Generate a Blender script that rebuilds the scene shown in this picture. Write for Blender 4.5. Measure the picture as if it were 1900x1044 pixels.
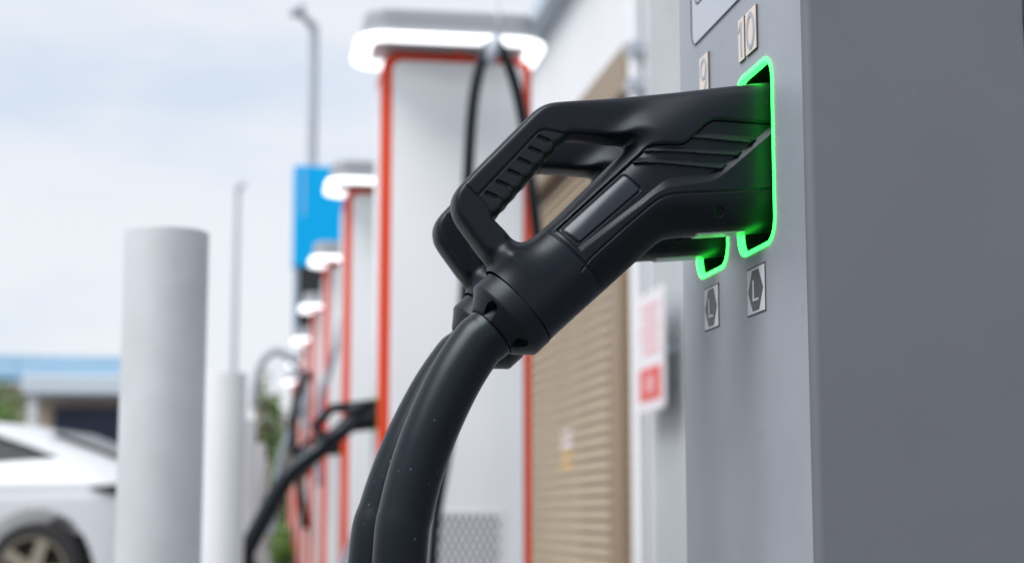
import bpy, bmesh, math, random
import numpy as np
from mathutils import Vector, Matrix

for o in list(bpy.data.objects):
    bpy.data.objects.remove(o)
SC = bpy.context.scene
COL = SC.collection
R = math.radians

# ------------------------------------------------------------------ camera
FOCAL = 3150.0                       # focal length in photograph pixels (1900 wide)
PITCH = math.atan(433.0 / FOCAL)
YAW = math.atan(495.0 * math.cos(PITCH) / FOCAL)
CAM_Z = 0.72
FW = np.array([math.sin(YAW) * math.cos(PITCH), math.cos(YAW) * math.cos(PITCH), math.sin(PITCH)])
RT = np.array([math.cos(YAW), -math.sin(YAW), 0.0])
UP = np.cross(RT, FW)
cam_data = bpy.data.cameras.new('camera')
cam = bpy.data.objects.new('camera', cam_data)
COL.objects.link(cam)
cam.location = (0, 0, CAM_Z)
cam.rotation_euler = (math.pi / 2 + PITCH, 0, -YAW)
cam_data.sensor_width = 36
cam_data.lens = FOCAL / 1900 * 36
cam_data.clip_start = 0.02
cam_data.clip_end = 3000
cam_data.dof.use_dof = True
cam_data.dof.focus_distance = 1.165
cam_data.dof.aperture_fstop = 6.6
SC.camera = cam

# ------------------------------------------------------------------ sky, sun, exposure
SUN_DIR = Vector((-0.78, -0.42, 1.25)).normalized()      # towards the veiled sun
world = bpy.data.worlds.new('World')
SC.world = world
world.use_nodes = True
wn, wl = world.node_tree.nodes, world.node_tree.links
wn.clear()
w_out = wn.new('ShaderNodeOutputWorld')
w_bg = wn.new('ShaderNodeBackground')
w_bg.inputs['Strength'].default_value = 0.10
sky = wn.new('ShaderNodeTexSky')
sky.sky_type = 'NISHITA'
sky.sun_disc = False
sky.sun_elevation = math.asin(SUN_DIR.z)
sky.sun_rotation = math.atan2(SUN_DIR.x, SUN_DIR.y)
sky.dust_density = 2.0
w_tc = wn.new('ShaderNodeTexCoord')
w_map = wn.new('ShaderNodeMapping')
w_map.inputs['Scale'].default_value = (2.2, 2.2, 6.5)
w_map.inputs['Location'].default_value = (0.35, 0.1, 0.42)
w_noise = wn.new('ShaderNodeTexNoise')
w_noise.inputs['Scale'].default_value = 1.7
w_noise.inputs['Detail'].default_value = 5
w_noise.inputs['Roughness'].default_value = 0.5
w_ramp = wn.new('ShaderNodeValToRGB')
w_ramp.color_ramp.elements[0].position = 0.30
w_ramp.color_ramp.elements[0].color = (5.8, 6.5, 7.5, 1)
w_ramp.color_ramp.elements[1].position = 0.50
w_ramp.color_ramp.elements[1].color = (7.3, 7.5, 7.9, 1)
w_mix = wn.new('ShaderNodeMix')
w_mix.data_type = 'RGBA'
w_mix.inputs[0].default_value = 0.88
wl.new(w_tc.outputs['Generated'], w_map.inputs['Vector'])
wl.new(w_map.outputs[0], w_noise.inputs['Vector'])
wl.new(w_noise.outputs[0], w_ramp.inputs[0])
wl.new(sky.outputs[0], w_mix.inputs[6])
wl.new(w_ramp.outputs[0], w_mix.inputs[7])
wl.new(w_mix.outputs[2], w_bg.inputs[0])
wl.new(w_bg.outputs[0], w_out.inputs[0])

sun_d = bpy.data.lights.new('sun', 'SUN')
sun_d.energy = 2.9
sun_d.angle = R(42)
sun_d.color = (1.0, 0.985, 0.965)
sun = bpy.data.objects.new('sun', sun_d)
COL.objects.link(sun)
sun.rotation_euler = (-SUN_DIR).to_track_quat('-Z', 'Y').to_euler()
sun.location = (-8, -5, 10)

SC.render.engine = 'CYCLES'
SC.cycles.use_denoising = True
SC.cycles.max_bounces = 8
SC.view_settings.view_transform = 'Standard'
SC.view_settings.look = 'None'
SC.view_settings.exposure = 0.34
SC.view_settings.gamma = 1.0
SC.view_settings.use_curve_mapping = False


# ------------------------------------------------------------------ measuring helpers
def ray(px, py):
    return FW * FOCAL + RT * (px - 950.0) - UP * (py - 522.0)


def at(px, py, Y):
    """Point of the place seen at photograph pixel (px, py) at distance Y along the row."""
    d = ray(px, py)
    return Vector(d * (Y / d[1])) + Vector((0, 0, CAM_Z))


def on_x(px, py, X):
    d = ray(px, py)
    return Vector(d * (X / d[0])) + Vector((0, 0, CAM_Z))


# ------------------------------------------------------------------ object helpers
def prop(o, label=None, cat=None, group=None, kind=None):
    if label: o['label'] = label
    if cat: o['category'] = cat
    if group: o['group'] = group
    if kind: o['kind'] = kind
    return o


def empty(name, loc=(0, 0, 0), rz=0.0, label=None, cat=None, group=None):
    o = bpy.data.objects.new(name, None)
    o.empty_display_size = 0.1
    COL.objects.link(o)
    o.location = loc
    o.rotation_euler = (0, 0, rz)
    return prop(o, label, cat, group)


def link(name, me, mats, parent=None, smooth=None):
    o = bpy.data.objects.new(name, me)
    COL.objects.link(o)
    if mats is not None and not me.materials:
        for m in (mats if isinstance(mats, (list, tuple)) else [mats]):
            me.materials.append(m)
    if parent is not None:
        o.parent = parent
    return o


def copy_tree(o, parent=None):
    c = o.copy()
    COL.objects.link(c)
    c.parent = parent
    for ch in list(o.children):
        copy_tree(ch, c)
    return c


class MB:
    """Collects simple shapes into one mesh."""
    def __init__(self):
        self.v, self.f, self.m = [], [], []
        self.mi = 0

    def add(self, verts, faces):
        b = len(self.v)
        self.v += [tuple(p) for p in verts]
        self.f += [tuple(b + i for i in f) for f in faces]
        self.m += [self.mi] * len(faces)
        return self

    def box(self, x0, x1, y0, y1, z0, z1):
        return self.add([(x0, y0, z0), (x1, y0, z0), (x1, y1, z0), (x0, y1, z0), (x0, y0, z1), (x1, y0, z1), (x1, y1, z1), (x0, y1, z1)],
                        [(0, 3, 2, 1), (4, 5, 6, 7), (0, 1, 5, 4), (1, 2, 6, 5), (2, 3, 7, 6), (3, 0, 4, 7)])

    def tube(self, pts, rad, n=16, closed=False, caps=True):
        pts = [Vector(p) for p in pts]
        k = len(pts)
        rads = rad if isinstance(rad, (list, tuple)) else [rad] * k
        tang = []
        for i in range(k):
            a = pts[(i - 1) % k] if (closed or i) else pts[0]
            b = pts[(i + 1) % k] if (closed or i < k - 1) else pts[-1]
            tang.append((b - a).normalized())
        ref = Vector((0, 1, 0)) if abs(tang[0].y) < 0.9 else Vector((1, 0, 0))
        nrm = (ref - tang[0] * ref.dot(tang[0])).normalized()
        vs = []
        for i in range(k):
            nrm = (nrm - tang[i] * nrm.dot(tang[i])).normalized()
            bi = tang[i].cross(nrm)
            for j in range(n):
                a = 2 * math.pi * j / n
                vs.append(pts[i] + (nrm * math.cos(a) + bi * math.sin(a)) * rads[i])
        fs = []
        for i in range(k if closed else k - 1):
            i2 = (i + 1) % k
            for j in range(n):
                j2 = (j + 1) % n
                fs.append((i * n + j, i * n + j2, i2 * n + j2, i2 * n + j))
        if caps and not closed:
            fs.append(tuple(range(n - 1, -1, -1)))
            fs.append(tuple((k - 1) * n + j for j in range(n)))
        return self.add(vs, fs)

    def lathe(self, prof, n=48, origin=(0, 0, 0), axis=(0, 0, 1), fn=None, caps=True):
        """prof: (radius, height) pairs along axis; fn(theta, i, r) may change a radius."""
        ax = Vector(axis).normalized()
        ref = Vector((0, 1, 0)) if abs(ax.y) < 0.9 else Vector((1, 0, 0))
        e1 = (ref - ax * ref.dot(ax)).normalized()
        e2 = ax.cross(e1)
        og = Vector(origin)
        vs = []
        for i, (r, h) in enumerate(prof):
            for j in range(n):
                a = 2 * math.pi * j / n
                rr = fn(a, i, r) if fn else r
                vs.append(og + ax * h + (e1 * math.cos(a) + e2 * math.sin(a)) * rr)
        fs = []
        for i in range(len(prof) - 1):
            for j in range(n):
                j2 = (j + 1) % n
                fs.append((i * n + j, i * n + j2, (i + 1) * n + j2, (i + 1) * n + j))
        if caps and prof[0][0] > 1e-6: fs.append(tuple(range(n - 1, -1, -1)))
        if caps and prof[-1][0] > 1e-6: fs.append(tuple((len(prof) - 1) * n + j for j in range(n)))
        return self.add(vs, fs)

    def prism(self, poly, d0, d1, axis='y'):
        """poly in the plane across axis, extruded from d0 to d1."""
        def P(a, b, d):
            return {'y': (a, d, b), 'x': (d, a, b), 'z': (a, b, d)}[axis]
        n = len(poly)
        vs = [P(a, b, d0) for a, b in poly] + [P(a, b, d1) for a, b in poly]
        fs = [tuple(range(n)), tuple(range(2 * n - 1, n - 1, -1))]
        for i in range(n):
            j = (i + 1) % n
            fs.append((j, i, n + i, n + j))
        return self.add(vs, fs)

    def mesh(self, name, smooth=False, bevel=0.0, seg=2):
        me = bpy.data.meshes.new(name)
        me.from_pydata(self.v, [], self.f)
        me.polygons.foreach_set('material_index', self.m)
        bm = bmesh.new()
        bm.from_mesh(me)
        bmesh.ops.recalc_face_normals(bm, faces=bm.faces[:])
        if bevel > 0:
            es = [e for e in bm.edges if e.is_manifold and e.calc_face_angle(0) > R(30)]
            bmesh.ops.bevel(bm, geom=es, offset=bevel, segments=seg, affect='EDGES', profile=0.5, clamp_overlap=True)
        bm.to_mesh(me)
        bm.free()
        if smooth is True:
            me.polygons.foreach_set('use_smooth', [True] * len(me.polygons))
        elif smooth:
            me.polygons.foreach_set('use_smooth', [True] * len(me.polygons))
            me.set_sharp_from_angle(angle=R(smooth))
        me.update()
        return me

    def obj(self, name, mats, parent=None, smooth=False, bevel=0.0, seg=2):
        return link(name, self.mesh(name, smooth, bevel, seg), mats, parent)


def rrect(x0, x1, y0, y1, r, n=6):
    pts = []
    for cx, cy, a0 in ((x1 - r, y1 - r, 0), (x0 + r, y1 - r, 90), (x0 + r, y0 + r, 180), (x1 - r, y0 + r, 270)):
        for i in range(n + 1):
            a = R(a0 + 90 * i / n)
            pts.append((cx + r * math.cos(a), cy + r * math.sin(a)))
    return pts


def flat_with_holes(loops, to3):
    """A flat sheet bounded by loops[0] with loops[1:] cut out."""
    bm = bmesh.new()
    es = []
    for lp in loops:
        vs = [bm.verts.new(to3(a, b)) for a, b in lp]
        for i in range(len(vs)):
            es.append(bm.edges.new((vs[i], vs[(i + 1) % len(vs)])))
    bmesh.ops.triangle_fill(bm, use_beauty=True, use_dissolve=False, edges=es)
    me = bpy.data.meshes.new('sheet')
    bm.to_mesh(me)
    bm.free()
    return me


def band(outer, inner, to3, d0, d1):
    """A flat frame between two loops of the same count, with thickness d0..d1."""
    n = len(outer)
    vs = [to3(a, b, d) for d in (d0, d1) for lp in (outer, inner) for a, b in lp]
    fs = []
    for i in range(n):
        j = (i + 1) % n
        fs += [(i, j, n + j, n + i), (2 * n + j, 2 * n + i, 3 * n + i, 3 * n + j), (i, 2 * n + i, 2 * n + j, j), (n + j, 3 * n + j, 3 * n + i, n + i)]
    return vs, fs


def catmull(pts, n=10):
    pts = [Vector(p) for p in pts]
    q = [pts[0] * 2 - pts[1]] + pts + [pts[-1] * 2 - pts[-2]]
    out = []
    for i in range(1, len(q) - 2):
        for k in range(n):
            t = k / n
            out.append(0.5 * ((2 * q[i]) + (q[i + 1] - q[i - 1]) * t + (2 * q[i - 1] - 5 * q[i] + 4 * q[i + 1] - q[i + 2]) * t * t
                              + (3 * q[i] - q[i - 1] - 3 * q[i + 1] + q[i + 2]) * t ** 3))
    out.append(pts[-1])
    return out


# ------------------------------------------------------------------ materials
def mat(name, col, rough=0.5, metal=0.0, spec=0.5, tint=None, scuff=None, var=None, bump=None, coat=0.0, emit=None, speck=None, stain=None):
    """Principled material. var=(scale, amount) mottles; bump=(scale, strength); speck=(scale, threshold, colour); stain=(scale, threshold, colour)"""
    m = bpy.data.materials.new(name)
    m.use_nodes = True
    n, l = m.node_tree.nodes, m.node_tree.links
    b = n['Principled BSDF']
    b.inputs['Base Color'].default_value = (*col, 1)
    b.inputs['Roughness'].default_value = rough
    b.inputs['Metallic'].default_value = metal
    b.inputs['Specular IOR Level'].default_value = spec
    b.inputs['Coat Weight'].default_value = coat
    if tint: b.inputs['Specular Tint'].default_value = (*tint, 1)
    b.inputs['Coat Roughness'].default_value = 0.08
    tc = n.new('ShaderNodeTexCoord')
    src = None

    def noise(scale, detail=4, rough_=0.55):
        t = n.new('ShaderNodeTexNoise')
        t.inputs['Scale'].default_value = scale
        t.inputs['Detail'].default_value = detail
        t.inputs['Roughness'].default_value = rough_
        l.new(tc.outputs['Object'], t.inputs['Vector'])
        return t

    def mixc(fac, a, bcol):
        mx = n.new('ShaderNodeMix')
        mx.data_type = 'RGBA'
        l.new(fac, mx.inputs[0])
        if a is None: mx.inputs[6].default_value = (*col, 1)
        else: l.new(a, mx.inputs[6])
        mx.inputs[7].default_value = (*bcol, 1)
        return mx.outputs[2]

    def ramp(s, p0, p1, v0=0.0, v1=1.0):
        rm = n.new('ShaderNodeMapRange')
        rm.inputs[1].default_value = p0
        rm.inputs[2].default_value = p1
        rm.inputs[3].default_value = v0
        rm.inputs[4].default_value = v1
        l.new(s, rm.inputs[0])
        return rm.outputs[0]
    if var:
        t = noise(var[0])
        src = mixc(ramp(t.outputs[0], 0.3, 0.7), src, tuple(c * (1 - var[1]) for c in col))
        l.new(ramp(t.outputs[0], 0.3, 0.7, rough * 0.9, min(1, rough * 1.12)), b.inputs['Roughness'])
    if stain:
        t = noise(stain[0], 3)
        src = mixc(ramp(t.outputs[0], stain[1], stain[1] + 0.12, 0, 0.8), src, stain[2])
    if speck:
        t = noise(speck[0], 2, 0.4)
        src = mixc(ramp(t.outputs[0], speck[1], speck[1] + 0.03, 0, 0.85), src, speck[2])
    if scuff:
        ta, tb = noise(scuff[0], 4, 0.7), noise(scuff[1], 2)
        mu = n.new('ShaderNodeMath')
        mu.operation = 'MULTIPLY'
        l.new(ramp(ta.outputs[0], 0.56, 0.66), mu.inputs[0])
        l.new(ramp(tb.outputs[0], scuff[2], scuff[2] + 0.06, 0, 0.9), mu.inputs[1])
        src = mixc(mu.outputs[0], src, scuff[3])
    if src is not None:
        l.new(src, b.inputs['Base Color'])
    if bump:
        t = noise(bump[0], 3)
        bp = n.new('ShaderNodeBump')
        bp.inputs['Strength'].default_value = bump[1]
        bp.inputs['Distance'].default_value = bump[2] if len(bump) > 2 else 0.001
        l.new(t.outputs[0], bp.inputs['Height'])
        l.new(bp.outputs[0], b.inputs['Normal'])
    if emit:
        b.inputs['Emission Color'].default_value = (*emit[0], 1)
        b.inputs['Emission Strength'].default_value = emit[1]
    return m


M_PLASTIC = mat('black_plastic', (0.0028, 0.0034, 0.0072), 0.40, spec=0.32, tint=(0.80, 0.90, 1.0), scuff=(520, 24, 0.63, (0.045, 0.045, 0.048)), var=(60, 0.25), bump=(2600, 0.10, 0.0002), speck=(300, 0.775, (0.10, 0.10, 0.11)))
M_PLASTIC2 = mat('black_plastic_lower', (0.0030, 0.0034, 0.0060), 0.42, spec=0.22, tint=(0.82, 0.91, 1.0), var=(60, 0.25), bump=(2600, 0.10, 0.0002), speck=(300, 0.785, (0.09, 0.09, 0.10)))
M_GRIP = mat('grip_rubber', (0.006, 0.0062, 0.008), 0.5, spec=0.35, tint=(0.80, 0.90, 1.0), bump=(2200, 0.2, 0.0002))
M_PLATE = mat('plug_label_plate', (0.009, 0.010, 0.017), 0.27, tint=(0.85, 0.92, 1.0), var=(90, 0.2))
M_CABLE = mat('cable_rubber', (0.0018, 0.0027, 0.0056), 0.34, spec=0.37, tint=(0.76, 0.90, 1.0), var=(35, 0.3), bump=(1800, 0.10, 0.0002), speck=(260, 0.745, (0.08, 0.10, 0.11)))
M_STRIP = mat('clear_strip', (0.34, 0.37, 0.38), 0.25)
M_FRONT = mat('cabinet_front_grey', (0.288, 0.312, 0.356), 0.40, var=(9, 0.10), bump=(1500, 0.16, 0.0004), stain=(38, 0.67, (0.24, 0.24, 0.25)))
M_SIDE = mat('cabinet_side_darker_grey', (0.136, 0.145, 0.166), 0.50, var=(3.2, 0.16), bump=(1500, 0.18, 0.0004), speck=(170, 0.805, (0.24, 0.24, 0.25)))  # cabinet side, rear and top: powder coat set darker than the front panel
M_TRIM = mat('trim_metal', (0.32, 0.33, 0.35), 0.35, 0.6)
M_BLACK = mat('socket_black', (0.008, 0.008, 0.009), 0.35)
M_GREEN = mat('green_led', (0.05, 0.4, 0.12), 0.4, emit=((0.020, 1.0, 0.055), 5.6))
M_GREEN2 = mat('green_led_dim', (0.05, 0.4, 0.12), 0.4, emit=((0.03, 1.0, 0.09), 0.5))
M_SCREEN = mat('screen_glass', (0.34, 0.37, 0.44), 0.10, coat=0.5)
M_INK = mat('dark_ink', (0.03, 0.03, 0.035), 0.5)
M_HEX = mat('hexagon_ink', (0.05, 0.047, 0.05), 0.45)
M_STICK = mat('sticker_white', (0.66, 0.68, 0.72), 0.45)
M_TILE = mat('number_tile', (0.66, 0.585, 0.53), 0.5)
M_TEDGE = mat('number_tile_edge', (0.08, 0.06, 0.055), 0.6)
M_DIGIT = mat('number_ink', (0.33, 0.36, 0.42), 0.45)
M_WHITE = mat('charger_white', (0.79, 0.805, 0.83), 0.35, var=(3, 0.04), coat=0.2)
M_RED = mat('charger_red', (0.66, 0.058, 0.018), 0.5, spec=0.3)
M_HOUS = mat('canopy_grey', (0.34, 0.35, 0.38), 0.4)
M_LAMP = mat('canopy_lamp', (0.9, 0.9, 0.9), 0.4, emit=((0.93, 0.97, 1.0), 1.4))
M_GRILLE = mat('grille_grey', (0.60, 0.61, 0.63), 0.45)
M_GDARK = mat('grille_slot', (0.05, 0.05, 0.055), 0.6)
M_BOLL = mat('bollard_white', (0.51, 0.54, 0.565), 0.42, var=(8, 0.14), stain=(11, 0.60, (0.44, 0.46, 0.46)))
M_BOLL2 = mat('bollard_white_clean', (0.66, 0.675, 0.70), 0.42, var=(4, 0.06))
M_GALV = mat('galvanised_steel', (0.46, 0.49, 0.56), 0.5, 0.2, var=(5, 0.15))
M_WALLW = mat('white_render', (0.74, 0.76, 0.79), 0.7, var=(1.2, 0.06), bump=(60, 0.2, 0.003))
M_WALLG = mat('grey_green_panel', (0.43, 0.47, 0.485), 0.55, var=(1.5, 0.08), stain=(3.2, 0.66, (0.30, 0.33, 0.31)))
M_SLAT = mat('tan_shutter', (0.48, 0.39, 0.28), 0.45, var=(2, 0.10))
M_TANF = mat('tan_frame', (0.27, 0.205, 0.14), 0.5)
M_GUTTER = mat('gutter_blue_grey', (0.46, 0.55, 0.63), 0.45)
M_GROUND = mat('concrete_ground', (0.17, 0.17, 0.17), 0.8, var=(0.8, 0.2), bump=(40, 0.4, 0.004))
M_KERB = mat('kerb_concrete', (0.21, 0.21, 0.21), 0.8, var=(2, 0.15))
M_PAINTW = mat('paint_white', (0.75, 0.75, 0.74), 0.7, var=(6, 0.2))
M_BLUE = mat('sign_blue', (0.0, 0.38, 0.78), 0.6, spec=0.15)
M_SBLACK = mat('sign_black', (0.012, 0.014, 0.018), 0.35)
M_SNAVY = mat('sign_edge_blue', (0.02, 0.14, 0.34), 0.4)
M_ROOFB = mat('blue_roof', (0.16, 0.31, 0.46), 0.5, var=(0.4, 0.2))
M_AWN = mat('awning_pale', (0.55, 0.63, 0.70), 0.5)
M_BEIGE = mat('beige_wall', (0.50, 0.41, 0.33), 0.8, var=(0.5, 0.1))
M_NAVY = mat('navy_door', (0.022, 0.03, 0.075), 0.4)
M_CAR = mat('white_car_paint', (0.57, 0.59, 0.625), 0.35, coat=0.3)
M_GLASS = mat('car_glass', (0.014, 0.018, 0.021), 0.2, spec=0.1)
M_TYRE = mat('tyre', (0.016, 0.016, 0.017), 0.75)
M_RIM = mat('alloy_rim', (0.30, 0.265, 0.21), 0.4, 0.6)
M_RIMD = mat('brake_dark', (0.03, 0.028, 0.025), 0.5, 0.5)
M_TAIL = mat('tail_lamp', (0.03, 0.02, 0.03), 0.25, spec=0.2)
M_CHROME = mat('door_handle_white', (0.70, 0.72, 0.75), 0.25)
M_LEAF = [mat('leaf_mid', (0.13, 0.25, 0.04), 0.6, var=(2.5, 0.45)), mat('leaf_dark', (0.075, 0.14, 0.03), 0.6, var=(2.5, 0.45)),
          mat('leaf_dry', (0.26, 0.17, 0.10), 0.7, var=(2.5, 0.4))]
M_BARK = mat('bark', (0.10, 0.075, 0.055), 0.9, var=(8, 0.3))
M_SRED = mat('sign_red', (0.66, 0.055, 0.04), 0.45)
M_SWHITE = mat('sign_white', (0.74, 0.72, 0.76), 0.45)
M_SPINK = mat('sign_pale_red', (0.70, 0.36, 0.38), 0.45)
M_YELL = mat('notice_yellow', (0.66, 0.42, 0.10), 0.5)
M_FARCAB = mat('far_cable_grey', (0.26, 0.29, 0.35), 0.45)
M_ORANGE = mat('barrier_orange', (0.50, 0.14, 0.08), 0.5)


# ------------------------------------------------------------------ relief surfaces (closed pillowed solids with carved detail)
def seg_dist(P, poly, closed=True):
    poly = np.asarray(poly, float)
    A = poly if closed else poly[:-1]
    B = np.roll(poly, -1, 0) if closed else poly[1:]
    best = np.full(len(P), 1e9)
    for a, b in zip(A, B):
        ab = b - a
        L = ab @ ab
        if L < 1e-14: continue
        t = np.clip(((P - a) @ ab) / L, 0, 1)
        d = P - a - t[:, None] * ab
        best = np.minimum(best, np.einsum('ij,ij->i', d, d))
    return np.sqrt(best)


def sdf(P, poly):
    poly = np.asarray(poly, float)
    d = seg_dist(P, poly)
    ins = np.zeros(len(P), bool)
    A, B = poly, np.roll(poly, -1, 0)
    for (x1, y1), (x2, y2) in zip(A, B):
        if y1 == y2: continue
        c = ((y1 > P[:, 1]) != (y2 > P[:, 1])) & (P[:, 0] < (x2 - x1) * (P[:, 1] - y1) / (y2 - y1) + x1)
        ins ^= c
    return np.where(ins, -d, d)


def sstep(a, b, x):
    t = np.clip((x - a) / (b - a), 0, 1)
    return t * t * (3 - 2 * t)


class Relief:
    """A solid standing in the XZ plane: an outline with holes, thickness as a height field on both sides."""
    def __init__(self, lo, hi, step):
        self.step = step
        self.us = np.arange(lo[0], hi[0] + step, step)
        self.vs = np.arange(lo[1], hi[1] + step, step)
        U, V = np.meshgrid(self.us, self.vs, indexing='ij')
        self.shape = U.shape
        self.P = np.stack([U.ravel(), V.ravel()], 1)

    def sdf(self, poly): return sdf(self.P, poly).reshape(self.shape)
    def dist(self, line, closed=False): return seg_dist(self.P, line, closed).reshape(self.shape)

    def interp(self, F, pu, pv):
        x = np.clip((pu - self.us[0]) / self.step, 0, self.shape[0] - 1.001)
        y = np.clip((pv - self.vs[0]) / self.step, 0, self.shape[1] - 1.001)
        i, j = x.astype(int), y.astype(int)
        a, b = x - i, y - j
        return F[i, j] * (1 - a) * (1 - b) + F[i + 1, j] * a * (1 - b) + F[i, j + 1] * (1 - a) * b + F[i + 1, j + 1] * a * b

    def blur(self, F, W, s):
        r = int(max(1, round(3 * s / self.step)))
        k = np.exp(-0.5 * (np.arange(-r, r + 1) * self.step / s) ** 2)

        def conv(A):
            for ax in (0, 1):
                pad = [(0, 0), (0, 0)]
                pad[ax] = (r, r)
                Q = np.pad(A, pad)
                out = np.zeros_like(A)
                for i, w in enumerate(k):
                    out += w * (Q[i:i + A.shape[0], :] if ax == 0 else Q[:, i:i + A.shape[1]])
                A = out
            return A
        return conv(F * W) / np.maximum(conv(W), 1e-9)

    def profile(self, D, T, r, n=2.2):
        """Rounded height T over a rim of width r; also its slope for exact rim normals."""
        q = np.clip(1 - D / r, 0, 1)
        base = np.clip(1 - q ** n, 0, 1)
        h = T * base ** (1 / n)
        slope = np.where(q > 0, T / r * q ** (n - 1) * np.maximum(base, 2e-3) ** (1 / n - 1), 0)
        return h, slope

    def build(self, name, sd, h, D=None, slope=None, back=True, y0=0.0, rim=0.004, drop=None):
        """Mesh of the region sd<0 with surface at y = y0 -/+ h."""
        sgu, sgv = np.gradient(sd, self.step)
        hu, hv = np.gradient(h, self.step)
        if D is not None:
            du, dv = np.gradient(D, self.step)
            w = 1 - sstep(rim * 0.6, rim, D)
            hu = hu * (1 - w) + slope * du * w
            hv = hv * (1 - w) + slope * dv * w
        ins = sd < 0
        cell = ins[:-1, :-1] | ins[1:, :-1] | ins[:-1, 1:] | ins[1:, 1:]
        used = np.zeros(self.shape, bool)
        used[:-1, :-1] |= cell; used[1:, :-1] |= cell; used[:-1, 1:] |= cell; used[1:, 1:] |= cell
        idx = np.full(self.shape, -1)
        k = int(used.sum())
        idx[used] = np.arange(k)
        P = self.P.reshape(*self.shape, 2)[used].copy()
        s = sd[used]
        g = np.stack([sgu[used], sgv[used]], 1)
        g2 = np.maximum((g * g).sum(1), 0.3)
        out = s > 0
        P[out] -= (s[out] / g2[out])[:, None] * g[out]
        hh = self.interp(h, P[:, 0], P[:, 1])
        if D is not None:
            hh = np.where(out & (self.interp(D, P[:, 0], P[:, 1]) < 0.45 * self.step), 0.0, hh)
        if drop is not None:
            hh = hh - np.where(out, self.interp(drop, P[:, 0], P[:, 1]), 0)
        nu, nv = self.interp(hu, P[:, 0], P[:, 1]), self.interp(hv, P[:, 0], P[:, 1])
        ii, jj = np.nonzero(cell)
        q = np.stack([idx[ii, jj], idx[ii + 1, jj], idx[ii + 1, jj + 1], idx[ii, jj + 1]], 1)
        co = np.stack([P[:, 0], y0 - hh, P[:, 1]], 1)
        nr = np.stack([-nu, -np.ones(k), -nv], 1)
        faces = q
        if back:
            co = np.concatenate([co, np.stack([P[:, 0], y0 + hh, P[:, 1]], 1)])
            nr = np.concatenate([nr, np.stack([-nu, np.ones(k), -nv], 1)])
            faces = np.concatenate([q, q[:, ::-1] + k])
        nr /= np.linalg.norm(nr, axis=1)[:, None]
        me = bpy.data.meshes.new(name)
        nf = len(faces)
        me.vertices.add(len(co))
        me.vertices.foreach_set('co', co.ravel())
        me.loops.add(nf * 4)
        me.loops.foreach_set('vertex_index', faces.ravel().astype(np.int32))
        me.polygons.add(nf)
        me.polygons.foreach_set('loop_start', np.arange(0, nf * 4, 4, dtype=np.int32))
        me.polygons.foreach_set('use_smooth', np.ones(nf, bool))
        me.update(calc_edges=True)
        me.normals_split_custom_set_from_vertices(nr.tolist())
        return me


# ================================================================== SETTING
g = MB().add([(-400, -60, 0), (400, -60, 0), (400, 900, 0), (-400, 900, 0)], [(0, 1, 2, 3)])
prop(g.obj('ground', M_GROUND), kind='structure')
isl = MB().box(0.30, 2.2, 0.6, 27, 0.0, 0.13)
prop(isl.obj('kerb_island', M_KERB, bevel=0.02), kind='structure')
for k in range(8):
    y = 4.6 + 2.45 * k
    prop(MB().box(-4.6, -0.35, y - 0.05, y + 0.05, 0.0, 0.004).obj('bay_marking', M_PAINTW), kind='structure')

# ================================================================== CHARGING CABINET (foreground)
YC10, YC9 = 1.150, 1.267
XF = at(1404, 300, YC10).x                      # plane of the narrow front panel
Y_NEAR = on_x(1513, 955, XF).y
Y_FAR = on_x(1271, 955, XF).y
CAB_H, CAB_D, ER = 2.15, 0.56, 0.006


def fz(px, py):                                  # photograph pixel -> (y, z) on the front panel
    p = on_x(px, py, XF)
    return p.y, p.z


cab = empty('charging_cabinet', (XF + 0.2, (Y_NEAR + Y_FAR) / 2, 0.13), label='grey metal charging cabinet with green lit sockets, in the foreground', cat='charger')
CO = Vector(cab.location)


def cl(v):                                       # world -> cabinet
    return tuple(Vector(v) - CO)


ring_spec = []
y_a, z_a = fz(1402, 121)
z_b = fz(1402, 467)[1]
RH = (z_a - z_b) / 2
RZ = (z_a + z_b) / 2
yl, yr = fz(1367, 300)[0], fz(1437, 300)[0]
RW = abs(yl - yr) / 2
YC10 = (yl + yr) / 2
YC9 = YC10 + 0.1165
for yc in (YC10, YC9):
    ring_spec.append((yc, RZ))
BAR = 0.0028

# front panel, a sheet with the two socket openings
loops = [[(Y_NEAR + ER, 0.16), (Y_FAR - ER, 0.16), (Y_FAR - ER, CAB_H), (Y_NEAR + ER, CAB_H)]]
for yc, zc in ring_spec:
    loops.append(rrect(yc - RW + 0.002, yc + RW - 0.002, zc - RH + 0.002, zc + RH - 0.002, 0.017, 8))
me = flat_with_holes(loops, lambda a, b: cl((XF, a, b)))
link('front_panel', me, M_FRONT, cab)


def wrap(path, z0, z1):
    m = MB()
    n = len(path)
    m.add([cl((x, y, z)) for z in (z0, z1) for x, y in path], [(i, i + 1, n + i + 1, n + i) for i in range(n - 1)])
    return m


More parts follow.
